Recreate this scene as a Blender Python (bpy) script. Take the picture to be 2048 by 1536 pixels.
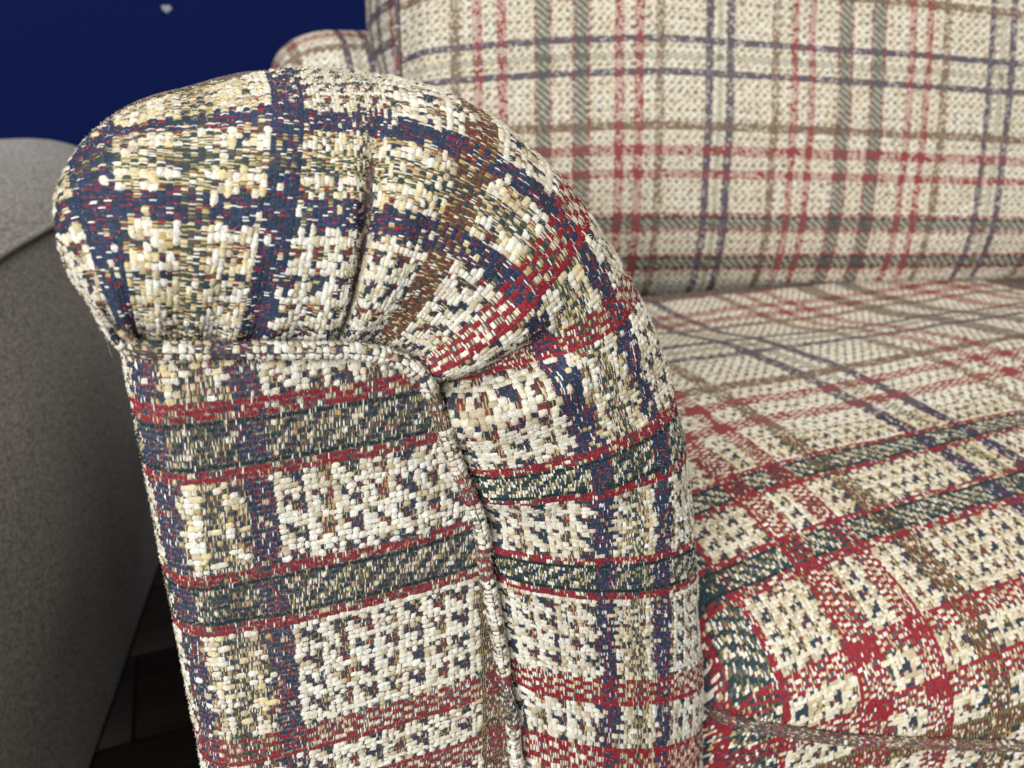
import bpy, bmesh, math
import numpy as np

for o in list(bpy.data.objects):
    bpy.data.objects.remove(o)
scene = bpy.context.scene
col = scene.collection
rng = np.random.default_rng(7)
MM = 0.001

# ------------------------------------------------------------------ camera
cam_data = bpy.data.cameras.new('camera')
cam = bpy.data.objects.new('camera', cam_data)
col.objects.link(cam)
cam.location = (0, 0, 0.65)
cam.rotation_euler = (math.radians(90 - 22), 0, math.radians(-22))
cam_data.sensor_width = 36
cam_data.lens = 28.0
cam_data.clip_start = 0.01
cam_data.clip_end = 50
cam_data.dof.use_dof = True
cam_data.dof.focus_distance = 0.235
cam_data.dof.aperture_fstop = 17.0
scene.camera = cam

# ------------------------------------------------------------------ world, lamps, exposure
world = bpy.data.worlds.new('World')
scene.world = world
world.use_nodes = True
bg = world.node_tree.nodes['Background']
bg.inputs[0].default_value = (0.86, 0.93, 1.0, 1)
bg.inputs[1].default_value = 0.36


def area_lamp(name, loc, target, sx, sy, power, colour):
    d = bpy.data.lights.new(name, 'AREA')
    d.shape = 'RECTANGLE'
    d.size, d.size_y = sx, sy
    d.energy = power
    d.color = colour
    o = bpy.data.objects.new(name, d)
    col.objects.link(o)
    o.location = loc
    from mathutils import Vector
    o.rotation_euler = (Vector(target) - Vector(loc)).to_track_quat('-Z', 'Y').to_euler()
    return o


area_lamp('window_light', (-1.5, -1.75, 1.4), (0.25, 0.35, 0.5), 1.3, 1.3, 114, (0.93, 0.965, 1.0))
area_lamp('ceiling_light', (0.7, 0.3, 2.5), (0.2, 0.5, 0.4), 1.4, 1.0, 26, (1.0, 0.95, 0.86))
vs = scene.view_settings
vs.view_transform = 'Standard'
vs.look = 'None'
vs.exposure = 0.0
vs.gamma = 1.0
scene.render.engine = 'CYCLES'

# ------------------------------------------------------------------ helpers


def pchip(xk, yk, x):
    """monotone cubic interpolation, yk may be (n,k)"""
    xk = np.asarray(xk, float)
    yk = np.asarray(yk, float)
    x = np.asarray(x, float)
    one = yk.ndim == 1
    if one:
        yk = yk[:, None]
    h = np.diff(xk)
    d = np.diff(yk, axis=0) / h[:, None]
    m = np.zeros_like(yk)
    m[0], m[-1] = d[0], d[-1]
    if len(xk) > 2:
        s = (d[:-1] * d[1:]) > 0
        w1 = (2 * h[1:] + h[:-1])[:, None]
        w2 = (h[1:] + 2 * h[:-1])[:, None]
        with np.errstate(divide='ignore', invalid='ignore'):
            mm = (w1 + w2) / (w1 / d[:-1] + w2 / d[1:])
        m[1:-1] = np.where(s, mm, 0)
    xc = np.clip(x, xk[0], xk[-1])
    i = np.clip(np.searchsorted(xk, xc) - 1, 0, len(xk) - 2)
    t = ((xc - xk[i]) / h[i])[..., None]
    hh = h[i][..., None]
    r = ((1 + 2 * t) * (1 - t) ** 2 * yk[i] + t * (1 - t) ** 2 * hh * m[i]
         + t * t * (3 - 2 * t) * yk[i + 1] + t * t * (t - 1) * hh * m[i + 1])
    return r[..., 0] if one else r


def smooth(a, b, x):
    t = np.clip((x - a) / (b - a), 0, 1)
    return t * t * (3 - 2 * t)


def vnoise(x, y, seed):
    """smooth value noise in about -1..1"""
    r = np.random.default_rng(seed).uniform(-1, 1, (64, 64))
    xi, yi = np.floor(x).astype(int), np.floor(y).astype(int)
    fx, fy = x - xi, y - yi
    fx, fy = fx * fx * (3 - 2 * fx), fy * fy * (3 - 2 * fy)
    g = lambda a, b: r[a % 64, b % 64]
    return ((g(xi, yi) * (1 - fx) + g(xi + 1, yi) * fx) * (1 - fy)
            + (g(xi, yi + 1) * (1 - fx) + g(xi + 1, yi + 1) * fx) * fy)


def tag(o, label=None, cat=None, group=None, kind=None):
    if label: o['label'] = label
    if cat: o['category'] = cat
    if group: o['group'] = group
    if kind: o['kind'] = kind
    return o


def empty(name, loc=(0, 0, 0)):
    o = bpy.data.objects.new(name, None)
    o.empty_display_size = 0.05
    col.objects.link(o)
    o.location = loc
    return o


def link(name, me, mat, parent=None):
    o = bpy.data.objects.new(name, me)
    col.objects.link(o)
    if mat: me.materials.append(mat)
    if parent:
        o.parent = parent
        if parent.parent is None:
            o.location = -parent.location
    return o


def raw_mesh(name, verts, quads, colours=None, smooth_shade=True):
    me = bpy.data.meshes.new(name)
    nv, nq = len(verts), len(quads)
    me.vertices.add(nv)
    me.vertices.foreach_set('co', np.ascontiguousarray(verts, np.float32).ravel())
    me.loops.add(nq * 4)
    me.loops.foreach_set('vertex_index', np.ascontiguousarray(quads, np.int32).ravel())
    me.polygons.add(nq)
    me.polygons.foreach_set('loop_start', np.arange(0, nq * 4, 4, dtype=np.int32))
    me.polygons.foreach_set('use_smooth', np.full(nq, smooth_shade))
    if colours is not None:
        a = me.color_attributes.new('Col', 'FLOAT_COLOR', 'POINT')
        c = np.ones((nv, 4), np.float32)
        c[:, :3] = colours
        a.data.foreach_set('color', c.ravel())
    me.update(calc_edges=True)
    me.validate()
    return me


def grid_quads(nr, nc, wrap=False):
    r = np.arange(nr - 1)[:, None]
    c = np.arange(nc if wrap else nc - 1)[None, :]
    c2 = (c + 1) % nc
    return np.stack([r * nc + c, r * nc + c2, (r + 1) * nc + c2, (r + 1) * nc + c], -1).reshape(-1, 4)


def grid_mesh(name, G, flip=False, coarse=False):
    if coarse:                      # the backing needs only every second grid line
        G = G[sorted(set(range(0, G.shape[0], 2)) | {G.shape[0] - 1})][:, sorted(set(range(0, G.shape[1], 2)) | {G.shape[1] - 1})]
    nr, nc = G.shape[:2]
    q = grid_quads(nr, nc)
    if flip: q = q[:, ::-1]
    return raw_mesh(name, G.reshape(-1, 3), q)


# ------------------------------------------------------------------ materials
def new_mat(name):
    m = bpy.data.materials.new(name)
    m.use_nodes = True
    nt = m.node_tree
    return m, nt, nt.nodes['Principled BSDF']


def node(nt, kind, **kw):
    n = nt.nodes.new(kind)
    for k, v in kw.items():
        if k in n.inputs: n.inputs[k].default_value = v
        else: setattr(n, k, v)
    return n


def ramp(nt, stops):
    n = nt.nodes.new('ShaderNodeValToRGB')
    e = n.color_ramp.elements
    while len(e) < len(stops): e.new(0.5)
    for i, (p, c) in enumerate(stops):
        e[i].position = p
        e[i].color = (*c, 1)
    return n


def thread_mat(name, rough, sheen, nscale, nstr, spec):
    m, nt, b = new_mat(name)
    at = node(nt, 'ShaderNodeAttribute', attribute_name='Col')
    tc = node(nt, 'ShaderNodeTexCoord')
    nz = node(nt, 'ShaderNodeTexNoise')
    nz.inputs['Scale'].default_value = nscale
    nz.inputs['Detail'].default_value = 3
    nt.links.new(tc.outputs['Object'], nz.inputs['Vector'])
    mr = node(nt, 'ShaderNodeMapRange')
    mr.inputs[1].default_value, mr.inputs[2].default_value = 0.3, 0.7
    mr.inputs[3].default_value, mr.inputs[4].default_value = 0.8, 1.12
    nt.links.new(nz.outputs[0], mr.inputs[0])
    mx = node(nt, 'ShaderNodeVectorMath', operation='SCALE')
    nt.links.new(at.outputs['Color'], mx.inputs[0])
    nt.links.new(mr.outputs[0], mx.inputs['Scale'])
    nt.links.new(mx.outputs[0], b.inputs['Base Color'])
    bp = node(nt, 'ShaderNodeBump')
    bp.inputs['Strength'].default_value = nstr
    bp.inputs['Distance'].default_value = 0.0005
    nt.links.new(nz.outputs[0], bp.inputs['Height'])
    nt.links.new(bp.outputs[0], b.inputs['Normal'])
    b.inputs['Roughness'].default_value = rough
    b.inputs['Specular IOR Level'].default_value = spec
    b.inputs['Sheen Weight'].default_value = sheen
    b.inputs['Sheen Roughness'].default_value = 0.6
    return m


M_CHEN = thread_mat('chenille', 0.95, 0.06, 2600, 0.9, 0.1)
M_YARN = thread_mat('yarn', 0.6, 0.0, 3500, 0.4, 0.2)


def undercloth():
    m, nt, b = new_mat('backing_weave')
    tc = node(nt, 'ShaderNodeTexCoord')
    nz = node(nt, 'ShaderNodeTexVoronoi')
    nz.inputs['Scale'].default_value = 1300
    nt.links.new(tc.outputs['Object'], nz.inputs['Vector'])
    r = ramp(nt, [(0.0, (0.02, 0.025, 0.05)), (0.3, (0.10, 0.075, 0.05)), (0.5, (0.03, 0.05, 0.045)),
                  (0.7, (0.16, 0.02, 0.03)), (0.9, (0.30, 0.26, 0.18))])
    sp = node(nt, 'ShaderNodeSeparateColor')
    nt.links.new(nz.outputs['Color'], sp.inputs[0])
    nt.links.new(sp.outputs[0], r.inputs[0])
    nt.links.new(r.outputs[0], b.inputs['Base Color'])
    b.inputs['Roughness'].default_value = 0.9
    return m


M_BACK = undercloth()


def woven_plain(name, c1, c2, scale, rough=0.9, bump=0.4, dist=0.0008, sheen=0.1):
    m, nt, b = new_mat(name)
    tc = node(nt, 'ShaderNodeTexCoord')
    mp = node(nt, 'ShaderNodeMapping')
    mp.inputs['Scale'].default_value = (1, 1, 1.6)
    nt.links.new(tc.outputs['Object'], mp.inputs['Vector'])
    nz = node(nt, 'ShaderNodeTexNoise')
    nz.inputs['Scale'].default_value = scale
    nz.inputs['Detail'].default_value = 4
    nz.inputs['Roughness'].default_value = 0.75
    nt.links.new(mp.outputs[0], nz.inputs['Vector'])
    r = ramp(nt, [(0.36, c1), (0.64, c2)])
    nt.links.new(nz.outputs[0], r.inputs[0])
    nt.links.new(r.outputs[0], b.inputs['Base Color'])
    bp = node(nt, 'ShaderNodeBump')
    bp.inputs['Strength'].default_value = bump
    bp.inputs['Distance'].default_value = dist
    nt.links.new(nz.outputs[0], bp.inputs['Height'])
    nt.links.new(bp.outputs[0], b.inputs['Normal'])
    b.inputs['Roughness'].default_value = rough
    b.inputs['Specular IOR Level'].default_value = 0.15
    b.inputs['Sheen Weight'].default_value = sheen
    return m


M_GREY = woven_plain('grey_upholstery', (0.12, 0.108, 0.096), (0.53, 0.485, 0.44), 230, bump=.6)
M_BLUE = woven_plain('blue_cloth', (0.0003, 0.0040, 0.042), (0.0007, 0.0075, 0.070), 260, bump=0.25, sheen=0.0)
M_LINT = woven_plain('lint', (0.22, 0.23, 0.28), (0.36, 0.37, 0.42), 600)
M_HIDDEN = woven_plain('sofa_underside_cloth', (0.10, 0.085, 0.065), (0.26, 0.22, 0.16), 700)


def wood_mat():
    m, nt, b = new_mat('dark_floor_wood')
    tc = node(nt, 'ShaderNodeTexCoord')
    mp = node(nt, 'ShaderNodeMapping')
    mp.inputs['Scale'].default_value = (2.0, 30, 4)
    nt.links.new(tc.outputs['Object'], mp.inputs['Vector'])
    nz = node(nt, 'ShaderNodeTexNoise')
    nz.inputs['Scale'].default_value = 3
    nz.inputs['Detail'].default_value = 7
    nt.links.new(mp.outputs[0], nz.inputs['Vector'])
    r = ramp(nt, [(0.3, (0.020, 0.013, 0.009)), (0.7, (0.05, 0.035, 0.024))])
    nt.links.new(nz.outputs[0], r.inputs[0])
    nt.links.new(r.outputs[0], b.inputs['Base Color'])
    b.inputs['Roughness'].default_value = 0.5
    return m


M_WOOD = wood_mat()

# ------------------------------------------------------------------ the plaid
C_, N_, g_, T_, R_, G_, E_ = range(7)
# half repeats in mm: (centre, half width, band); mirrored about 0 and about the half period
ACROSS = dict(half=158.0, bands=[(12, 3.8, N_), (0, 3.0, g_), (63, 4.2, T_), (83, 4.5, R_), (103, 4.5, R_),
                                 (140, 8.6, E_), (140, 6.4, G_)])
ALONG = dict(half=204.5, bands=[(18, 4.2, N_), (0, 3.4, g_), (77, 4.8, T_), (101, 5.4, R_), (127, 5.4, R_),
                                (180, 10.6, E_), (180, 6.9, G_)])


def band_of(x, spec):
    h = spec['half']
    f = np.mod(x, 2 * h)
    f = np.where(f > h, 2 * h - f, f)
    b = np.zeros(f.shape, int)
    edge = np.zeros(f.shape)
    for c, w, k in spec['bands']:
        m = np.abs(f - c) <= w
        b[m] = k
        edge[m] = (w - np.abs(f - c))[m]      # distance in from the edge of its band
    gold = f < spec['bands'][0][0] + 1
    return b, edge, gold


PAL = {  # thread colours, linear
    'white': (0.80, 0.76, 0.66), 'cream': (0.71, 0.62, 0.45), 'beige': (0.54, 0.44, 0.28),
    'gold': (0.46, 0.34, 0.135), 'red': (0.25, 0.017, 0.026), 'dred': (0.15, 0.012, 0.018),
    'navy': (0.017, 0.030, 0.064), 'blue': (0.024, 0.048, 0.105), 'green': (0.014, 0.036, 0.038),
    'olive': (0.10, 0.095, 0.04), 'brown': (0.13, 0.05, 0.03), 'black': (0.010, 0.013, 0.014)}
KEYS = list(PAL)
PALV = np.array([PAL[k] for k in KEYS])


def mix(**w):
    p = np.array([w.get(k, 0.0) for k in KEYS])
    return p / p.sum()


MIX = {
    N_: mix(navy=.50, blue=.20, red=.12, green=.12, white=.04, dred=.02),
    g_: mix(green=.50, gold=.18, olive=.12, white=.10, navy=.10),
    T_: mix(brown=.36, dred=.18, gold=.09, green=.18, olive=.10, cream=.09),
    R_: mix(red=.88, dred=.12),
    G_: mix(green=.60, olive=.10, gold=.04, navy=.25, cream=.01),
    E_: mix(red=.82, dred=.10, navy=.04, green=.04),
    'mixed': mix(cream=.22, white=.20, gold=.14, green=.20, navy=.10, red=.05, beige=.09),
    'pale': mix(white=.40, cream=.36, beige=.12, green=.05, gold=.07),
    'greenpale': mix(gold=.16, cream=.17, white=.17, olive=.14, green=.24, navy=.08, red=.03, beige=.03),
    'greenmix': mix(gold=.14, green=.40, navy=.14, white=.10, cream=.10, red=.03, olive=.05),
    'cool': mix(navy=.40, green=.36, red=.10, gold=.07, blue=.04, white=.03),
    'warm': mix(gold=.22, green=.28, red=.18, navy=.14, brown=.12, cream=.06),
    'goldmix': mix(gold=.28, cream=.28, green=.20, navy=.08, red=.06, olive=.06),
}
MIXKEYS = list(MIX)
MEAN = np.array([MIX[k] for k in MIXKEYS]) @ PALV
CUM = np.cumsum(np.array([MIX[k] for k in MIXKEYS]), axis=1)
MI = {k: i for i, k in enumerate(MIXKEYS)}


def plaid_cells(ci, rj, U, V, r, lod=0, dots=1.0, tone=0.0):
    """For each weave cell: chenille or four fine threads, and their colours."""
    bu, eu, gu = band_of(U, ACROSS)
    bv, ev, gv = band_of(V, ALONG)
    n = len(ci)
    both_c = (bu == C_) & (bv == C_)
    rnd = r.random(n)
    # twill: which of the two crossing yarn systems lies on top
    top_v = np.mod(ci + 2 * rj, 4) < 2
    src = np.where(top_v, bv, bu)
    # bands as wide solid edges: first and last pick of a red band stay on top
    if lod:
        src = np.where(((bv == R_) | (bu == R_)) & (rnd < .3), R_, src)
    else:
        src = np.where((bv == R_) & (ev < 1.1), R_, src)
        src = np.where((bu == R_) & (eu < .9), R_, src)
    src = np.where((bv == E_) & (rnd < (.35 if lod else np.where(ev < 1.6, .82, .40))), E_, src)
    src = np.where((bu == E_) & (bv != G_) & (rnd < (.4 if lod else .7)), E_, src)
    nn = (bv == N_) & (bu == C_) & (rnd < (.80 if lod else .76))
    src = np.where(nn, N_, src)
    nn = (bu == N_) & (bv == C_) & (rnd < (.80 if lod else .76))
    src = np.where(nn, N_, src)
    src = np.where((bv == T_) & (bu == C_) & (rnd < .78), T_, src)
    src = np.where((bu == T_) & (bv == C_) & (rnd < .62), T_, src)
    src = np.where((bv == G_) & (bu == C_) & (rnd < (.8 if lod else 1)), G_, src)
    src = np.where((bu == G_) & (bv == C_) & (rnd < .55), G_, src)
    src = np.where((bu == N_) & ((bv == G_) | (bv == N_)) & (rnd < .88), N_, src)
    same = (bu == bv)
    src = np.where(same, bu, src)
    mk = np.zeros(n, int)
    for k in (N_, g_, T_, R_, G_, E_):
        mk[src == k] = MI[k]
    gold = gu | gv
    cc = (src == C_)
    mk[cc] = MI['pale'] if lod else MI['mixed']
    if not lod: mk[cc & gold] = MI['goldmix']
    diag = np.mod(ci + rj, 4) < 2
    gm = (((bv == G_) & (bu == C_)) | ((bu == G_) & (bv == C_)))
    mk[gm & diag] = MI[G_]
    mk[gm & ~diag] = MI['greenpale']
    src[gm] = G_
    # houndstooth in the cream ground: a check with a tail, cool and warm columns in turn
    lu, lv = np.mod(ci, 4), np.mod(rj, 5)
    cool = (ci // 4) % 2 == 0
    p = np.full(n, .015 if lod else .03)
    if lod:
        hit = ((lu == 1) & (lv < 2)) | ((lu == 2) & (lv == 1)) | ((lu == 3) & (lv == 3))
    else:
        tail = ((lv == 0) & (lu == 1)) | ((lv == 1) & (lu == 2)) | ((lv == 1) & (lu == 1) & cool)
        hit = tail | ((lu == 3) & (lv < 4)) | ((lu == 2) & (lv == 2))
    p[hit] = .97
    if not lod: p[gold & both_c] = np.minimum(p[gold & both_c] + .06, .97)
    dot = both_c & (rnd < np.minimum(p * dots, .95))
    mk[dot & cool] = MI['cool']
    mk[dot & ~cool] = MI['warm']
    if not lod: mk[dot & tail] = MI['cool']
    mk[dot & gold & (r.random(n) < (.2 if lod else .6))] = MI['goldmix']
    chen = both_c & ~dot
    pc = np.zeros(n)
    pc[cc & ~both_c & ((bu == N_) | (bv == N_) | (bu == g_) | (bv == g_))] = .22
    pc[cc & ~both_c & ((bu == T_) | (bv == T_))] = .08
    chen |= (r.random(n) < pc)
    # chenille colour
    t = np.clip(r.normal((.42 if lod else .54) + tone, .3, n) + vnoise(U / 22, V / 22, 3) * .25, 0, 1)[:, None]
    cw = np.array(PAL['white']) * (1 - t) + np.array(PAL['cream']) * t
    cw = np.where((gold & (r.random(n) < .3) & (lod == 0))[:, None], cw * np.array([.95, .86, .62]), cw)
    cw = np.where((r.random(n) < .13 + tone * .5)[:, None], np.array(PAL['beige']), cw)
    cw *= r.uniform(.88, 1.05, (n, 1))
    return chen, cw, mk, bu, bv, eu, ev


def pick(mk, r):
    x = r.random(len(mk))
    k = (x[:, None] > CUM[mk]).sum(1)
    return np.clip(k, 0, len(KEYS) - 1)


# templates: offsets in cell units (a across, b along the stacking of the picks), height in mm, tip shade
def tuft_template(na, nb):
    a, b = np.meshgrid(np.linspace(-1, 1, na), np.linspace(-1, 1, nb))
    aa = a * np.sqrt(1 - .34 * b * b)
    bb = b * np.sqrt(1 - .34 * a * a)
    rr = np.clip(1 - np.maximum(np.abs(a), np.abs(b)) ** 3.0, 0, 1)
    return aa.ravel() * .66, bb.ravel() * .68, (rr ** .6).ravel(), grid_quads(nb, na)


def float_template(na, nb):
    a, b = np.meshgrid(np.linspace(-1, 1, na), np.linspace(-1, 1, nb))
    h = np.sqrt(np.clip(1 - b * b * .92, 0, 1)) * (1 - .75 * a * a)
    return a.ravel() * .5, b.ravel() * .53, h.ravel(), grid_quads(nb, na)


class Surface:
    """positions on a regular fabric grid; du, dv in mm"""
    def __init__(self, G, u0, v0, du, dv, flip=False):
        self.G, self.u0, self.v0, self.du, self.dv = G, u0, v0, du, dv
        gu = np.gradient(G, axis=1)
        gv = np.gradient(G, axis=0)
        n = np.cross(gu, gv)
        n /= np.linalg.norm(n, axis=-1, keepdims=True) + 1e-12
        self.N = -n if flip else n
        self.LU = np.linalg.norm(gu, axis=-1) / (du * MM)
        self.LV = np.linalg.norm(gv, axis=-1) / (dv * MM)
        self.flip = flip

    def _bl(self, A, u, v):
        x = np.clip((u - self.u0) / self.du, 0, A.shape[1] - 1.001)
        y = np.clip((v - self.v0) / self.dv, 0, A.shape[0] - 1.001)
        i, j = x.astype(int), y.astype(int)
        s, t = x - i, y - j
        if A.ndim == 3: s, t = s[..., None], t[..., None]
        return ((A[j, i] * (1 - s) + A[j, i + 1] * s) * (1 - t)
                + (A[j + 1, i] * (1 - s) + A[j + 1, i + 1] * s) * t)

    def at(self, u, v, h):
        return self._bl(self.G, u, v) + self._bl(self.N, u, v) * (h * MM)[..., None]


def weave(S, urange, vrange, parent, cu=2.0, cv=1.72, lod=0, seed=1, height=.68, keep=None, upat=None, vpat=None, fuzz=9, dots=1.0, tone=0.0, nf=None):
    """Cover a surface with its chenille tufts and fine threads: two stuff parts under the panel."""
    r = np.random.default_rng(seed)
    nu = int((urange[1] - urange[0]) / cu)
    nv = int((vrange[1] - vrange[0]) / cv)
    ci, rj = [a.ravel() for a in np.meshgrid(np.arange(nu), np.arange(nv))]
    ci = ci + int(math.floor(urange[0] / cu))
    rj = rj + int(math.floor(vrange[0] / cv))
    U = (ci + .5) * cu + np.mod(rj, 2) * .12 * cu
    V = (rj + .5) * cv
    if keep is not None:
        k = keep(U, V)
        ci, rj, U, V = ci[k], rj[k], U[k], V[k]
    PU = U if upat is None else upat(U, V)
    PV = V if vpat is None else vpat(U, V)
    chen, cw, mk, bu, bv, eu, ev = plaid_cells(ci, rj, PU, PV, r, lod, dots, tone)
    flip = S.flip
    if lod: height = height * .6
    # --- chenille
    ta, tb, th, tq = tuft_template(*((5, 4) if lod == 0 else (3, 3)))
    k = np.where(chen)[0]
    n = len(k)
    out = []
    if n:
        sa = np.clip(np.exp(r.normal(.08, .25, (n, 1))), .7, 1.8)
        sb = r.uniform(.82, 1.18, (n, 1))
        sk = r.normal(0, .10, (n, 1))
        u = U[k][:, None] + r.normal(0, .10, (n, 1)) * cu + ta[None] * cu * sa
        v = V[k][:, None] + r.normal(0, .07, (n, 1)) * cv + (tb[None] * sb + sk * ta[None]) * cv
        lo = np.minimum(S._bl(S.LU, U[k], V[k]), S._bl(S.LV, U[k], V[k]))[:, None]
        h = th[None] * r.uniform(.6, 1.25, (n, 1)) * height * np.clip(lo, .45, 1.1) - (.18 if lod == 0 else -.15)
        if lod == 0:
            h = h + r.normal(0, .11, h.shape) * (th[None] > .2)
            u = u + r.normal(0, .09, u.shape)
            v = v + r.normal(0, .08, v.shape)
        P = S.at(u, v, h).reshape(-1, 3)
        m = len(ta)
        Q = (tq[None] + (np.arange(n) * m)[:, None, None]).reshape(-1, 4)
        if flip: Q = Q[:, ::-1]
        cc = np.repeat(cw[k][:, None], m, 1)
        if lod == 0: cc = cc * r.uniform(.90, 1.06, (n, m, 1))
        o = link('chenille_tufts', raw_mesh('chenille_tufts', P, Q, cc.reshape(-1, 3)), M_CHEN, parent)
        tag(o, kind='stuff')
        out.append(o)
        if lod == 0 and fuzz:
            nh = fuzz
            kh = np.concatenate([np.repeat(k, nh), np.repeat(np.where(~chen)[0], max(1, nh // 4))])
            m2 = len(kh)
            uu = U[kh] + r.uniform(-.5, .5, m2) * cu
            vv_ = V[kh] + r.uniform(-.5, .5, m2) * cv
            hb = r.uniform(.2, .5, m2) * height
            ang = r.uniform(0, 2 * np.pi, m2)
            ln = np.where(chen[kh], r.uniform(.35, 1.0, m2), r.uniform(.1, .5, m2))
            wd = .055
            A = S.at(uu - wd * np.sin(ang), vv_ + wd * np.cos(ang), hb)
            B = S.at(uu + wd * np.sin(ang), vv_ - wd * np.cos(ang), hb)
            rise = np.where(chen[kh], r.uniform(.1, .75, m2), r.uniform(.25, .7, m2))
            Cc = S.at(uu + ln * np.cos(ang), vv_ + ln * np.sin(ang), hb + rise)
            D = .5 * (B + Cc) + .5 * (B - A)
            P = np.stack([A, B, D, Cc], 1).reshape(-1, 3)
            Q = np.arange(m2 * 4).reshape(-1, 4)
            hc = np.repeat(np.where(chen[kh][:, None], cw[kh], cw[kh] * .7) * r.uniform(.85, 1.08, (m2, 1)), 4, 0)
            o = link('chenille_fuzz', raw_mesh('chenille_fuzz', P, Q, hc), M_CHEN, parent)
            tag(o, kind='stuff')
            out.append(o)
    # --- fine threads
    nf = nf or (5 if lod == 0 else 2)
    ta, tb, th, tq = float_template(*((3, 3) if lod == 0 else (2, 2)))
    if lod: th = np.full_like(th, .8)
    # threads also show in the gaps beside most tufts
    k = np.where(~chen)[0]
    kk = np.repeat(k, nf)
    sub = np.tile((np.arange(nf) + .5) / nf - .5, len(k))
    ksub = np.full(len(kk), 1. / nf)
    if lod == 0:
        kc = np.where(chen)[0]
        kc = kc[r.random(len(kc)) < .5]
        kk = np.concatenate([kk, kc])
        sub = np.concatenate([sub, np.full(len(kc), .5)])
        ksub = np.concatenate([ksub, np.full(len(kc), .2)])
    n = len(kk)
    mk2 = mk[kk].copy()
    gap = chen[kk]
    mk2[gap] = MI['cool']
    if lod == 0:                       # stray threads of the other colours break up the red and green picks
        stray = (~gap) & (r.random(n) < .10)
        mk2[stray & ((mk2 == MI[E_]) | (mk2 == MI[R_]) | (mk2 == MI[G_]))] = MI['mixed']
    c = PALV[pick(mk2, r)] * r.uniform(.8, 1.15, (n, 1))
    if lod:
        c = .40 * c + .60 * MEAN[mk2]
        c = .94 * c + .06 * np.array(PAL['cream'])
    else:
        c = .86 * c + .14 * MEAN[mk2]
    # dark cords bordering the green bands, dotted cords bordering the tan ones
    cord = (bv[kk] == G_) & (ev[kk] < 1.6) & (r.random(n) < .8) & (bu[kk] != R_)
    c[cord] = np.array(PAL['green']) * .7
    if lod == 0:
        dash = ((bv[kk] == T_) & (ev[kk] < .55 * cv)) | ((bu[kk] == T_) & (eu[kk] < .7))
        alt = np.mod(np.arange(n), 2) == 0
        nd = (bv[kk] == N_) & (ev[kk] < .55 * cv)
        c[nd & alt] = PAL['navy']
        gd = (bv[kk] == g_) & (ev[kk] < .55 * cv) & (r.random(n) < .75)
        c[gd] = PAL['green']
        c[dash & alt] = np.array(PAL['gold']) * .6
        c[dash & ~alt] = PAL['black']
    u = U[kk][:, None] + (sub[:, None] + ta[None] * ksub[:, None] * 1.06) * cu
    vj = r.normal(0, .10, (n, 1))
    v = V[kk][:, None] + (vj + tb[None] * r.uniform(.85, 1.12, (n, 1))) * cv
    h = th[None] * r.uniform(.30, .55, (n, 1)) * min(1.0, height / .68) - .12 if lod == 0 else th[None] * .3 + .12 + np.zeros((n, 1))
    P = S.at(u, v, h).reshape(-1, 3)
    m = len(ta)
    Q = (tq[None] + (np.arange(n) * m)[:, None, None]).reshape(-1, 4)
    if flip: Q = Q[:, ::-1]
    cc = np.repeat(c[:, None], m, 1).reshape(-1, 3)
    o = link('yarn_floats', raw_mesh('yarn_floats', P, Q, cc), M_YARN, parent)
    tag(o, kind='stuff')
    out.append(o)
    return out


def tube_grid(path, rad, nround=12, up=(0, -1, 0), squash=1.0):
    """rows along the path, columns around it (closed by repeating the first)"""
    path = np.asarray(path, float)
    t = np.gradient(path, axis=0)
    t /= np.linalg.norm(t, axis=1, keepdims=True)
    b = np.cross(t, np.array(up, float))
    b /= np.linalg.norm(b, axis=1, keepdims=True)
    nn = np.cross(b, t)
    a = np.linspace(0, 2 * np.pi, nround + 1)
    return (path[:, None] + rad * (np.cos(a)[None, :, None] * nn[:, None] * squash + np.sin(a)[None, :, None] * b[:, None]))


def resample(path, step):
    path = np.asarray(path, float)
    d = np.concatenate([[0], np.cumsum(np.linalg.norm(np.diff(path, axis=0), axis=1))])
    n = max(2, int(d[-1] / step) + 1)
    x = np.linspace(0, d[-1], n)
    return np.stack([np.interp(x, d, path[:, i]) for i in range(3)], 1), d[-1]


# ------------------------------------------------------------------ setting: floor and blue backdrop
floor = link('floor', raw_mesh('floor', np.array([(-3, -1.5, -.01), (3, -1.5, -.01), (3, 4, -.01), (-3, 4, -.01)]),
                               np.array([[0, 1, 2, 3]])), M_WOOD)
tag(floor, kind='structure')


def box_mesh(name, x0, x1, y0, y1, z0, z1, bev=0.0, seg=2):
    bm = bmesh.new()
    bmesh.ops.create_cube(bm, size=1)
    for v in bm.verts:
        v.co.x = x0 if v.co.x < 0 else x1
        v.co.y = y0 if v.co.y < 0 else y1
        v.co.z = z0 if v.co.z < 0 else z1
    if bev:
        bmesh.ops.bevel(bm, geom=bm.edges[:], offset=bev, segments=seg, affect='EDGES', profile=.5)
    me = bpy.data.meshes.new(name)
    bm.to_mesh(me)
    bm.free()
    for p in me.polygons: p.use_smooth = bool(bev)
    return me


plank = box_mesh('plank', -.9, .9, -.068, .068, -.009, .002, .0015, 1)
plank.materials.append(M_WOOD)
for j in range(16):
    for i in range(3):
        o = bpy.data.objects.new('plank', plank)
        col.objects.link(o)
        o.parent = floor
        o.location = (-1.85 + 1.803 * i + (j % 3) * .41, .1 + j * .1385, 0)
        o.rotation_euler = (0, 0, 0)

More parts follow.
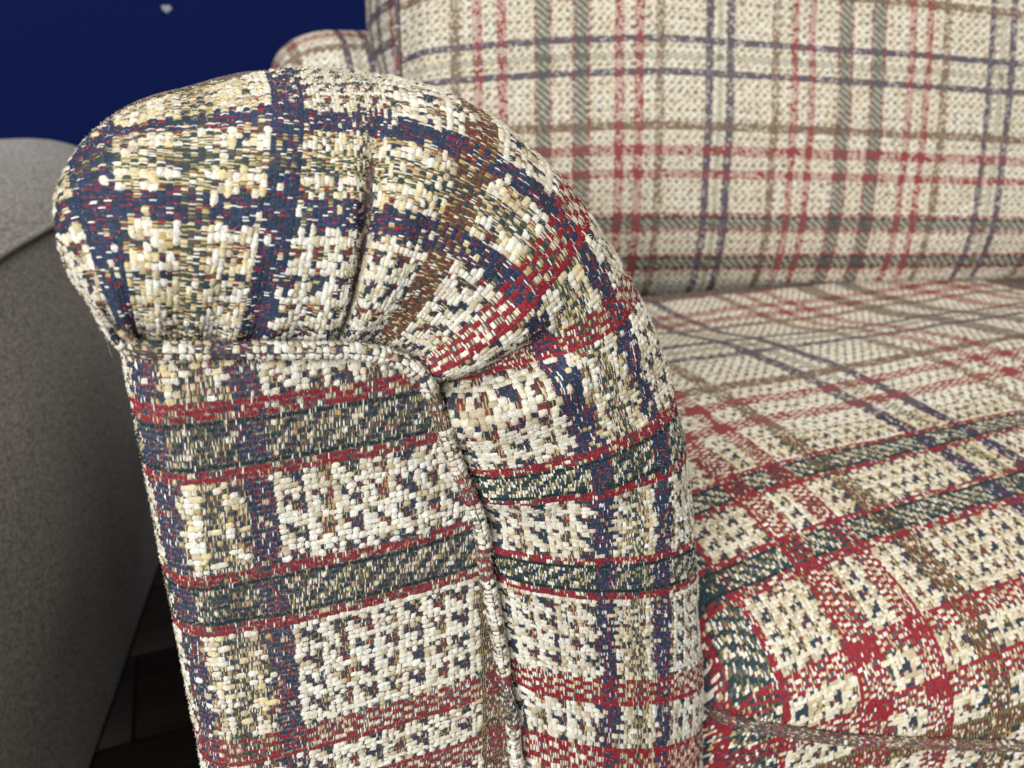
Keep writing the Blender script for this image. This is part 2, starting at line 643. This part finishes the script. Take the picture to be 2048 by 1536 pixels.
# blue cloth backdrop with very soft folds
nx, nz = 90, 50
X, Z = np.meshgrid(np.linspace(-2.2, 3.2, nx), np.linspace(-.005, 2.4, nz))
Y = 1.75 + .02 * vnoise(X * 1.6 + Z * .5, Z * .6, 5) + .008 * vnoise(X * 4 + Z * 1.5, Z, 6)
wall = link('wall', grid_mesh('wall', np.stack([X, Y, Z], -1)), M_BLUE)
tag(wall, label='deep blue cloth backdrop behind the sofas', kind='structure')
bm = bmesh.new()
bmesh.ops.create_icosphere(bm, subdivisions=2, radius=.0065)
for v in bm.verts:
    v.co.x *= 1.35
    v.co.y *= .3
    v.co *= 1 + .2 * math.sin(v.co.x * 900 + v.co.z * 700)
me = bpy.data.meshes.new('lint_fleck')
bm.to_mesh(me)
bm.free()
fleck = link('lint_fleck', me, M_LINT)
fx, fz = .0164, .742
fy = 1.75 + .02 * vnoise(np.array([fx * 1.6 + fz * .5]), np.array([fz * .6]), 5)[0] + .008 * vnoise(np.array([fx * 4 + fz * 1.5]), np.array([fz]), 6)[0]
fleck.location = (fx, fy - .003, fz)
tag(fleck, 'tiny pale fleck of lint on the dark blue backdrop', 'lint')

# ------------------------------------------------------------------ the plaid sofa
YP = .190
sofa = empty('sofa', (.5, .5, 0))
tag(sofa, 'plaid chenille sofa with rounded pleated arm, cream with red, green and navy stripes', 'sofa')

# fabric fan of the arm cover: fabric mm along, seam x,z, outline x,z,y (mm)
RAD = np.array([
    (-42, -17.6, 593.6, -19.3, 590.2, 205), (-36, -17.3, 593.1, -26.6, 605.2, 212), (-28, -17.1, 591.8, -27.7, 620.1, 215),
    (-18, -15.9, 590.5, -18.2, 633.6, 225), (0, -4.4, 588.6, 6.1, 642.8, 232), (18, 9.3, 586.8, 28.1, 647.4, 235),
    (42, 29.6, 584.2, 44.0, 647.6, 235), (58, 31.6, 583.9, 53.5, 646.9, 235), (66, 35.0, 583.2, 65.5, 644.6, 235), (77, 40.5, 581.6, 79.0, 640.1, 235), (101, 50.4, 574.4, 108.3, 617.3, 232),
    (114, 52.9, 569.1, 120.9, 601.4, 228), (127, 53.4, 567.6, 129.8, 587.2, 226), (140, 54.2, 565.6, 137.2, 573.2, 225), (150, 56.9, 553.6, 141.8, 562.8, 224),
    (180, 62.3, 537.6, 152.1, 533.7, 222), (191, 63.7, 532.6, 156.2, 519.0, 222), (218, 66.9, 517.6, 162.4, 486.8, 222), (229, 67.5, 510.9, 163.9, 475.9, 222),
    (282, 73.5, 468.2, 172.8, 419.2, 222), (308, 76.9, 437.1, 177.4, 378.9, 222), (345, 80.9, 382.6, 186.7, 292.8, 222),
    (420, 86., 270., 196., 170., 222)], float)

PROF_DOME = np.array([(0, 4.5), (.04, 2), (.10, -1.2), (.22, -4), (.36, -4.6), (.5, -2.6), (.65, 2), (.78, 8.5), (.89, 18), (.965, 32), (1, 50), (1.0, 75), (1.0, 110), (1.0, 620)], float)
PROF_SIDE = np.array([(0, 4), (.03, 2), (.08, -1.5), (.2, -4.2), (.36, -4.5), (.48, -2.8), (.58, -.2), (.68, 3.5), (.83, 11.5), (.94, 22), (1, 38), (1.0, 65), (1.0, 110), (1.0, 620)], float)


def arm_cover_grid():
    s = np.arange(-42, 400.1, 1.0)
    F = pchip(RAD[:, 0], RAD[:, 1:], s)
    arcs = np.arange(0, 170.1, 1.0)
    G = np.zeros((len(s), len(arcs), 3))
    tail = np.zeros((len(s), 8, 3))
    for k in range(len(s)):
        w = smooth(90, 150, s[k])
        prof = PROF_DOME * (1 - w) + PROF_SIDE * w
        px, pz, ox, oz, oy = F[k]
        L = math.hypot(ox - px, oz - pz)
        # smooth profile through the control points
        t = np.arange(len(prof))
        tt = np.linspace(0, len(prof) - 2, 400)
        pr = pchip(t, prof, tt)
        pr = np.vstack([pr])
        yy = pr[:, 1] * 1.0
        ys = (oy - YP * 1000) / (48 * (1 - w) + 38 * w)       # outline depth of this rib
        yy = np.where(yy > 0, yy * max(ys, .35), yy)
        x = px + (ox - px) * pr[:, 0]
        z = pz + (oz - pz) * pr[:, 0]
        p3 = np.stack([x, YP * 1000 + yy, z], 1)
        d = np.concatenate([[0], np.cumsum(np.linalg.norm(np.diff(p3, axis=0), axis=1))])
        a = np.minimum(arcs, d[-1] - .01)
        for i in range(3): G[k, :, i] = np.interp(a, d, p3[:, i])
        ex = np.clip(arcs - d[-1], 0, None)
        G[k, :, 1] += ex
        e = G[k, -1]
        q = np.linspace(0, 1, 8)
        f = 1 - .30 * q ** .6                          # the arm body behind the rolled front is slimmer
        tail[k] = np.stack([70 + (e[0] - 70) * f, e[1] + 2 + q * (880 - e[1]), 420 + (e[2] - 420) * (1 - .20 * q ** .6)], 1)
    # smooth lightly along the fan so ribs do not show
    for _ in range(6):
        G[1:-1] = .5 * G[1:-1] + .25 * (G[:-2] + G[2:])
    return s, arcs, G, tail


s_c, a_c, GC, TAIL = arm_cover_grid()
SS, AA = np.meshgrid(s_c, a_c, indexing='ij')
gu = np.gradient(GC, axis=1)
gv = np.gradient(GC, axis=0)
NC = np.cross(gu, gv)
NC /= np.linalg.norm(NC, axis=-1, keepdims=True) + 1e-9
if NC[150, 40, 1] > 0: NC = -NC
FLIPC = np.cross(gu, gv)[150, 40, 1] > 0
disp = np.zeros_like(SS)


def groove(s0, w, d, t1, slope=0.0, t0=0.0, pw=2.0):
    c = s0 + slope * AA
    return -d * np.exp(-np.abs((SS - c) / w) ** pw) * (1 - smooth(t1 * .55, t1, AA)) * smooth(t0 - .1, t0 + 2, AA)


disp += groove(50, 6.5, 3.8, 62, 0, 0, 4.0)                                   # stitched pleat on the dome
disp += -2.2 * np.exp(-((SS - 50) / 5) ** 2 - ((AA - 54) / 4) ** 2)
disp += 1.1 * np.exp(-((SS - 37) / 5) ** 2) * (1 - smooth(30, 58, AA))
disp += 1.3 * np.exp(-((SS - 64) / 5) ** 2) * (1 - smooth(30, 58, AA))
disp += groove(127, 10, 7.5, 54, .0, 0, 3.0)                             # deep fold at the corner of the panel
disp += 2.8 * np.exp(-((SS - 146) / 7) ** 2) * (1 - smooth(15, 50, AA))
disp += 2.4 * np.exp(-((SS - 106) / 6) ** 2) * (1 - smooth(20, 55, AA))
disp += groove(204.5, 10, 2.6, 46, 0, 0, 3.0)                                  # tuck beside the piping
disp += 1.6 * np.exp(-((SS - 188) / 6) ** 2) * (1 - smooth(10, 40, AA))
disp += 1.6 * np.exp(-((SS - 222) / 6) ** 2) * (1 - smooth(10, 40, AA))
disp += .55 * np.sin(SS * 2 * np.pi / 10.5) * (1 - smooth(5, 34, AA)) * (1 - smooth(30, 60, SS))   # gathers
disp += .9 * vnoise(SS / 16, AA / 16, 11) * smooth(2, 12, AA) + .35 * vnoise(SS / 6, AA / 7, 12)
disp += -1.6 * np.exp(-((SS - 201) / 9) ** 2 - ((AA - 92) / 12) ** 2)
GC = GC + NC * disp[..., None]
GC *= MM
TAIL = TAIL * MM
TAIL[:, 0] = GC[:, -1]
full = np.concatenate([GC, TAIL[:, 1:]], axis=1)
SC = Surface(GC, 0, s_c[0], 1.0, 1.0, flip=bool(FLIPC))
cover = link('arm_cover', grid_mesh('arm_cover', full - np.concatenate([SC.N, SC.N[:, -1:].repeat(7, 1)], 1) * .0003, flip=bool(FLIPC), coarse=True), M_BACK, sofa)
cover['label'] = 'rounded arm top with gathered pleats and radiating stripes'
GOFF = 49.0


def keep_cover(U, V):
    lv = SC._bl(SC.LV, U, V)
    tuck = ((V > 43) & (V < 58)) | ((V > 114) & (V < 140)) | ((V > 191) & (V < 218))
    return (~tuck) | (lv > .4)


ucov = lambda U, V: (U - GOFF - 10 * smooth(100, 190, V)) / (1.06 + .14 * smooth(90, 160, V))
# finer picks over the stretched dome, the normal count down the side
weave(SC, (0, 122), (-41, 110), cover, cu=1.8, cv=1.4, seed=21, keep=lambda U, V: keep_cover(U, V) & (V < 90), upat=ucov, height=.62, fuzz=7)
weave(SC, (0, 122), (86, 345), cover, seed=22, keep=lambda U, V: keep_cover(U, V) & (V >= 90), upat=ucov)

# front panel
px_of_z = lambda z: np.interp(z, RAD[::-1, 2][:], RAD[::-1, 1][:])
WR = 13.0                                       # rounding at the outer edge
up = np.arange(-70, 105.1, 1.0)
vp = np.arange(140, 480.1, 1.0)
UU, VV = np.meshgrid(up, vp)
zp = 562.9 - (VV - 180) * (47.9 / 49)
xx = UU / 1.08 - 4.0
edge = -19.6 + WR
arc = edge - xx
ang = np.clip(arc / WR, 0, np.pi / 2)
x3 = np.where(arc > 0, edge - WR * np.sin(ang), xx)
y3 = np.where(arc > 0, YP * 1000 + WR * (1 - np.cos(ang)) + np.clip(arc - WR * np.pi / 2, 0, None), YP * 1000)
pr_x = px_of_z(zp)
d2 = pr_x - xx
bul = 2.2 * smooth(0, 22, d2) * smooth(-18, 15, xx) + .7 * vnoise(UU / 18, VV / 18, 31)
dtop = 588.5 - .075 * (xx) - zp
bul = bul * smooth(-2, 9, dtop) - 1.2 * np.exp(-((dtop - 3.6) / 1.6) ** 2) * smooth(-25, -10, xx)
y3 = y3 + 2.2 - bul
GP = np.stack([x3, y3, zp], -1) * MM
SP = Surface(GP, up[0], vp[0], 1., 1.)
fl = SP.N[150, 70, 1] > 0
SP = Surface(GP, up[0], vp[0], 1., 1., flip=bool(fl))
vtop = lambda x: 180 + (562.9 - (589.5 - .14 * (x + 16))) * 49 / 47.9


def keep_panel(U, V):
    x = U / 1.08 - 4
    z = 562.9 - (V - 180) * (47.9 / 49)
    return (x < px_of_z(z) + .6) & (V > vtop(x) - 1) & (V < 395)


inside = (xx < pr_x + 3) & (VV > vtop(xx) - 4)
q = grid_quads(*GP.shape[:2])
q = q[inside.ravel()[q].all(1)]
if fl: q = q[:, ::-1]
panel = link('arm_front_panel', raw_mesh('arm_front_panel', GP.reshape(-1, 3), q), M_BACK, sofa)
panel['label'] = 'flat front facing of the arm with level green and red bands'
weave(SP, (-62, 100), (145, 425), panel, seed=5, keep=keep_panel,
      upat=lambda U, V: np.where(U > 16, 16 + (U - 16) * .71, np.where(U < 0, U * .86, U)))

# piping round the front panel
pp = pchip(RAD[:, 0], RAD[:, 1:3], np.linspace(-41, 400, 600))
path = np.stack([pp[:, 0], np.full(600, YP * 1000 - 2.3), pp[:, 1]], 1)
lead = np.array([[-18.3, 203, 595.5], [-18.4, 197, 594.8], [-18.2, 192.5, 594.2]])
path = np.vstack([lead, path])
path, plen = resample(path, 1.0)
for _ in range(10): path[1:-1] = .5 * path[1:-1] + .25 * (path[:-2] + path[2:])
k = np.arange(len(path))
path[:, 1] += .35 * vnoise(k / 9., k * 0., 41)
path[:, 0] += .3 * vnoise(k / 11., k * 0. + 5, 42)
TG = tube_grid(path, 2.15, 14)
TG *= MM
circ = 2 * np.pi * 2.15
ST = Surface(TG, 0, 0, circ / 14, plen / (len(path) - 1))
ctr = path[100] * MM
fl = ((TG[100, 0] - ctr) @ ST.N[100, 0]) < 0
ST = Surface(TG, 0, 0, circ / 14, plen / (len(path) - 1), flip=bool(fl))
pip = link('arm_piping', grid_mesh('arm_piping', TG, flip=bool(fl)), M_BACK, sofa)
weave(ST, (0, circ), (0, min(plen, 300)), pip, cu=circ / 6.001, cv=1.6, seed=9, height=.5,
      upat=lambda U, V: np.full_like(U, 40.) + np.mod(U * 3, 9),
      vpat=lambda U, V: np.where(V < 72, V - 22, np.where(V < 95, 40 + V * 0, 77 + (V - 100) * .95)))

# sofa back behind the cushions: rounded top rail with a rounded end
def back_rail():
    # sweep a rounded section along the rail, end closes in a dome at the left
    th = np.linspace(0, np.pi, 60)
    sec_y = -np.cos(th) * 85
    sec_z = np.sin(th) ** .8 * 60
    xs = np.concatenate([110 + 70 * (1 - np.cos(np.linspace(0, np.pi / 2, 16))), np.linspace(190, 1500, 60)])
    f = np.concatenate([np.sin(np.linspace(0.05, np.pi / 2, 16)) ** .75, np.ones(60)])
    sec_y = np.concatenate([[-85], sec_y, [85]])
    sec_z = np.concatenate([[-560], sec_z, [-560]])
    G = np.zeros((len(xs), len(sec_y), 3))
    for i in range(len(xs)):
        G[i, :, 0] = xs[i]
        G[i, :, 1] = 985 + sec_y * (.35 + .65 * f[i])
        G[i, :, 2] = 622 + np.where(sec_z > 0, sec_z * f[i], sec_z)
    return G * MM


GB = back_rail()
rail = link('sofa_back', grid_mesh('sofa_back', GB), M_HIDDEN, sofa)
# woven surface over the visible end of the rail
xs = np.arange(110, 420.1, 2.)
ph = np.arange(-60, 130.1, 2.)
XX, PH = np.meshgrid(xs, ph)
f = np.sin(np.arccos(np.clip(1 - (XX - 109) / 70, 0, 1))) ** .75
thh = np.clip(PH / 190 * np.pi + 1.0, .0, np.pi)
GE = np.stack([XX, 985 - 85 * (.35 + .65 * f) * np.cos(thh) - 1, 622 + 60 * np.sin(thh) ** .8 * f + 1 - np.where(PH < -60, 0, 0)], -1)
low = np.clip(-PH - 60.5, 0, None)
GE = GE * MM
# front drop below the roll
drop = np.arange(-160, -60, 2.)
XD, PD = np.meshgrid(xs, drop)
fD = np.sin(np.arccos(np.clip(1 - (XD - 109) / 70, 0, 1))) ** .75
GD = np.stack([XD, 985 - 85 * (.35 + .65 * fD) - 1 + 0 * PD, 622 + (PD + 60) * .9], -1) * MM
GR = np.concatenate([GD, GE], 0)
SRr = Surface(GR, 110, -160, 2., 2.)
fl = SRr.N[60, 100, 1] > 0
SRr = Surface(GR, 110, -160, 2., 2., flip=bool(fl))
weave(SRr, (110, 415), (-150, 120), rail, lod=1, seed=77, upat=lambda U, V: U - 192, vpat=lambda U, V: V + 95)

# hidden carcass: outer side of the arm, seat base
base = link('sofa_base', box_mesh('sofa_base', .02, 1.5, .24, .90, .06, .30, .01), M_HIDDEN, sofa)
for (lx, ly) in ((.03, .26), (.03, .85), (1.45, .26), (1.45, .85)):
    link('leg', box_mesh('leg', lx, lx + .045, ly, ly + .045, .0, .06, .004), M_WOOD, sofa)
out = link('arm_side', box_mesh('arm_side', -.012, .12, .26, .88, .08, .53, .012), M_HIDDEN, sofa)
out['label'] = 'outer side of the arm'

# ------------------------------------------------------------------ seat cushion
seat = empty('seat_cushion', (.5, .4, .3))
tag(seat, 'plump plaid seat cushion with welted front edge beside the arm', 'cushion')
WELT = np.array([(174, 420, 385), (176, 300, 380), (180, 255, 376), (183, 226, 382), (188, 210, 387), (197, 200, 388.5), (215, 195, 383),
                 (236, 190, 376.5), (267, 179, 373.5), (314, 166, 366), (384, 152, 352), (600, 140, 345), (900, 140, 345)], float)
edge_w = WELT[2:]
xs = np.arange(176, 892.1, 2.)
e = pchip(np.concatenate([[174], edge_w[:, 0]]), np.vstack([[400, 384], edge_w[:, 1:]]), xs)
e[:, 0] = np.where(xs < 197, 200 + 32 * ((197 - xs) / 21) ** 1.35, e[:, 0])
e[:, 1] = np.where(xs < 197, 388.5 - 10 * ((197 - xs) / 21) ** 1.5, e[:, 1])
VS = np.arange(20, 640.1, 2.)
GS = np.zeros((len(VS), len(xs), 3))
YREF, VREF = 295.5, 229.
crown_y = np.array([0, 2, 8, 20, 45, 90, 160, 250, 330, 400, 480, 520])
crown_h = np.array([0, .16, .36, .54, .72, .88, .97, 1.0, .93, .82, .80, .80])
for i, x in enumerate(xs):
    dy = np.concatenate([np.linspace(0, 30, 120)[:-1], np.linspace(30, 520, 300)])
    hh = pchip(crown_y, crown_h, dy)
    ztop = 451 - 17 * (1 - smooth(150, 265, x)) - 8 * (1 - smooth(170, 200, x))
    y = e[i, 0] + dy
    z = e[i, 1] + (ztop - e[i, 1]) * hh
    d = np.concatenate([[0], np.cumsum(np.hypot(np.diff(y), np.diff(z)))])
    dref = np.interp(YREF, y, d) if y[0] < YREF else 0.
    # straight stripes: fabric is measured from a line across the seat
    arc = VS - VREF + dref
    a = np.clip(arc, 0, d[-1])
    GS[:, i, 0] = x
    GS[:, i, 1] = np.interp(a, d, y)
    GS[:, i, 2] = np.interp(a, d, z) + np.clip(arc, None, 0)      # below the seam: falls straight down
XX, VV = np.meshgrid(xs, VS)
GS[..., 2] += 1.6 * vnoise(XX / 60, VV / 60, 51) * smooth(60, 140, VV) + .5 * vnoise(XX / 17, VV / 17, 52)
GS[..., 1] += np.where(VV < 120, 1.2 * vnoise(XX / 30, VV / 30, 53), 0)
GS *= MM
SS_ = Surface(GS, xs[0], VS[0], 2., 2.)
fl = SS_.N[150, 100, 2] < 0
SS_ = Surface(GS, xs[0], VS[0], 2., 2., flip=bool(fl))
top = link('seat_cover', grid_mesh('seat_cover', GS - SS_.N * .0003, flip=bool(fl), coarse=True), M_BACK, seat)
SEATX = ([100, 147, 196, 247, 274, 302, 378, 394, 411, 483, 512, 541, 592, 641, 692, 743, 772, 800, 876, 892],
         [-200, -176, -140, -103, -83, -63, -12, 0, 12, 63, 83, 103, 140, 176, 213, 233, 253, 304, 316, 328])
useat = lambda U, V: np.interp(U, *SEATX)


def near(U, V): return (V < 262) & (U < 470)


weave(SS_, (177, 880), (24, 640), top, seed=61, keep=near, upat=useat, dots=1.0, fuzz=2, tone=.38, nf=3)
weave(SS_, (177, 790), (24, 585), top, seed=62, lod=1, keep=lambda U, V: ~near(U, V), upat=useat)
# welt along the front edge
wp = pchip(np.arange(len(WELT)), WELT, np.linspace(0, len(WELT) - 1, 500))
wp[:, 1] -= 1.5
wp, wl = resample(wp, 1.5)
for _ in range(10): wp[1:-1] = .5 * wp[1:-1] + .25 * (wp[:-2] + wp[2:])
WG = tube_grid(wp, 2.6, 14, up=(0, -.7, .7)) * MM
circ = 2 * np.pi * 2.6
SW = Surface(WG, 0, 0, circ / 14, wl / (len(wp) - 1))
fl = ((WG[100, 0] - wp[100] * MM) @ SW.N[100, 0]) < 0
SW = Surface(WG, 0, 0, circ / 14, wl / (len(wp) - 1), flip=bool(fl))
welt = link('seat_welt', grid_mesh('seat_welt', WG, flip=bool(fl)), M_BACK, seat)
weave(SW, (0, circ), (120, min(wl, 520)), welt, cu=circ / 6.001, cv=1.8, seed=63, height=.5,
      upat=lambda U, V: np.full_like(U, 63.) + np.mod(U, 3) - 1.5, vpat=lambda U, V: (V - 165) * .95 + 175)

# ------------------------------------------------------------------ back cushion
back = empty('back_cushion', (.6, .75, .43))
tag(back, 'soft plaid back cushion leaning behind the seat, with vertical navy and red stripes', 'cushion')
B0 = np.array([.416, .680, .43])
eu_ = np.array([.9513, -.3082, 0])
tl = .2
ev_ = np.array([.3082 * math.sin(tl), .9513 * math.sin(tl), math.cos(tl)])
en_ = np.cross(eu_, ev_)
if en_[1] > 0: en_ = -en_
UB = np.arange(-236, 560.1, 2.)
VB = np.arange(-36, 420.1, 2.)
UU, VV = np.meshgrid(UB, VB)
low = np.clip(45 - VV, 0, None)
bulge = 14 * np.sin(np.clip((VV + 20) / 440, 0, 1) * np.pi) ** .6 - 14
bulge = bulge - 62 * (np.clip(92 - VV, 0, 130) / 128) ** 2.0
bulge = bulge - 26 * (1 - smooth(-236, -195, UU)) ** 2
bulge = bulge + 3.5 * vnoise(UU / 95, VV / 90, 71) + 1.0 * vnoise(UU / 33, VV / 30, 72)
vv = np.where(VV < 10, 10 + (VV - 10) * .62, VV)
vv = vv - np.clip(vv, 0, None) * (.105 * np.clip((UU - 20) / 380, 0, 2) ** 1.2 + .06 * (np.clip(20 - UU, 0, None) / 250) ** 2)
GK = (B0[None, None] + UU[..., None] * MM * eu_ + vv[..., None] * MM * ev_ + bulge[..., None] * MM * en_)
SK = Surface(GK, UB[0], VB[0], 2., 2.)
fl = SK.N[60, 100, 1] > 0
SK = Surface(GK, UB[0], VB[0], 2., 2., flip=bool(fl))
bc = link('cushion_front', grid_mesh('cushion_front', GK - SK.N * .0003, flip=bool(fl), coarse=True), M_BACK, back)


def ucush(U, V):
    d = U - 75
    return np.where(d > 0, d / .9, d / np.interp(d, [-300, -60, 0], [1.03, .95, .9]))


def vcush(U, V):
    # 231 navy, 166 tan, 142 and 120 red, 71 and 32 green
    return np.interp(V, [-40, 32, 71, 120, 142, 166, 231, 420], [-310, -229, -180, -127, -101, -77, 0, 215])


weave(SK, (-236, 480), (-34, 350), bc, cu=1.95, cv=1.7, lod=1, seed=73, upat=ucush, vpat=vcush, tone=.26)
# left boxing of the cushion
side_d = np.arange(0, 150.1, 2.)
DD, VV2 = np.meshgrid(side_d, VB)
vv2 = np.where(VV2 < 10, 10 + (VV2 - 10) * .62, VV2)
edge_line = GK[:, 0]
bow = 20 * np.sin(np.clip(DD / 150, 0, 1) * np.pi)
dirb = -en_ * .955 - eu_ * .30
DD = DD * smooth(185, 300, VV2)
GX = edge_line[:, None, :] + DD[..., None] * MM * dirb[None, None] - (bow * .4)[..., None] * MM * eu_
SX = Surface(GX, 0, VB[0], 2., 2.)
fl = (SX.N[60, 20] @ eu_) > 0
SX = Surface(GX, 0, VB[0], 2., 2., flip=bool(fl))
bx = link('cushion_boxing', grid_mesh('cushion_boxing', GX, flip=bool(fl)), M_BACK, back)
weave(SX, (0, 148), (100, 350), bx, cu=2.5, cv=1.75, lod=1, seed=75, upat=lambda U, V: U + 85, vpat=lambda U, V: V * .9 + 150)
cw = edge_line.copy()
cw = cw + (en_ * .002 - eu_ * .001)
cw, cwl = resample(cw * 1000, 2.)
CG = tube_grid(cw, 2.6, 10) * MM
fl = False
SCW = Surface(CG, 0, 0, 2 * np.pi * 2.6 / 10, 2.)
fl = ((CG[50, 0] - cw[50] * MM) @ SCW.N[50, 0]) < 0
SCW = Surface(CG, 0, 0, 2 * np.pi * 2.6 / 10, 2., flip=bool(fl))
cwo = link('cushion_welt', grid_mesh('cushion_welt', CG, flip=bool(fl)), M_BACK, back)
weave(SCW, (0, 2 * np.pi * 2.6), (0, cwl), cwo, cu=2.6, cv=1.9, lod=1, seed=76, height=.5,
      upat=lambda U, V: np.full_like(U, 12.), vpat=lambda U, V: V + 30)
# body of the cushion behind the cover
bb = box_mesh('cushion_filling', -.20, .56, -.15, -.035, .0, .40, .03, 3)
fo = link('cushion_filling', bb, M_HIDDEN, back)
from mathutils import Matrix
R4 = Matrix(((eu_[0], en_[0], ev_[0], 0), (eu_[1], en_[1], ev_[1], 0), (eu_[2], en_[2], ev_[2], 0), (0, 0, 0, 1)))
fo.matrix_local = Matrix.Translation([B0[i] - back.location[i] for i in range(3)]) @ R4

# ------------------------------------------------------------------ grey sofa at the left
grey = empty('grey_sofa', (-.3, .9, 0))
tag(grey, 'grey woven sofa arm standing left of the plaid sofa', 'sofa')
# section across the arm: side rises to the seam, then a low crowned top
th = np.linspace(0, 1, 40)
dirg = np.array([.166, .986, 0])
nrm = np.array([.986, -.166, 0])
O0 = np.array([-.163, .703, 0.])
side_s = np.linspace(-.55, .78, 90)
zs = np.linspace(.015, .5, 40)
S_, Z_ = np.meshgrid(side_s, zs)
bul = .012 * np.sin(np.clip(Z_ / .5, 0, 1) * np.pi) + .004 * vnoise(S_ * 9, Z_ * 9, 81)
rnd = -.16 * (np.clip((S_ - .58) / .2, 0, 1)) ** 2.5
GG = O0 + S_[..., None] * dirg + (bul + rnd)[..., None] * nrm + Z_[..., None] * np.array([0, 0, 1.])
fl = Surface(GG, 0, 0, 1, 1).N[20, 30] @ nrm < 0
link('side_panel', grid_mesh('side_panel', GG, flip=bool(fl)), M_GREY, grey)
t = np.linspace(0, 1, 40)
S_, T__ = np.meshgrid(side_s, t)
outw = .006 * np.sin(T__ * np.pi) - .42 * T__
zz = .5 + 0.056 * np.sin(np.clip(T__ * 3.2, 0, 1) * np.pi / 2) ** .75 + .003 * vnoise(S_ * 8, T__ * 5, 82)
zz = zz - .10 * np.clip((S_ - .52) / .26, 0, 1) ** 2.2
rnd = -.16 * (np.clip((S_ - .58) / .2, 0, 1)) ** 2.5
GT = O0 + S_[..., None] * dirg + (outw + rnd)[..., None] * nrm + zz[..., None] * np.array([0, 0, 1.])
fl = Surface(GT, 0, 0, 1, 1).N[30, 30, 2] < 0
link('arm_top', grid_mesh('arm_top', GT, flip=bool(fl)), M_GREY, grey)
seam = GG[-1] * 1000 + nrm * 2.
SG = tube_grid(seam, 3.2, 10, up=(0, 0, 1)) * MM
link('seam_welt', grid_mesh('seam_welt', SG), M_GREY, grey)
gb = link('arm_core', box_mesh('arm_core', -.41, -.03, -.52, .40, .02, .49, .02), M_HIDDEN, grey)
gb.matrix_local = Matrix.Translation([O0[i] - grey.location[i] for i in range(3)]) @ Matrix(
    ((nrm[0], dirg[0], 0, 0), (nrm[1], dirg[1], 0, 0), (0, 0, 1, 0), (0, 0, 0, 1)))

# ------------------------------------------------------------------ loose fibre curling from the piping
tt = np.linspace(0, 1, 40)
fib = np.stack([-18.5 - 3.5 * tt - 1.2 * np.sin(tt * 4), 196 + 2 * tt, 593 - 5.5 * tt + 2.2 * np.sin(tt * 5.5)], 1)
FG = tube_grid(fib, .06, 5) * MM
fo = link('loose_fibre', grid_mesh('loose_fibre', FG), M_LINT, sofa)
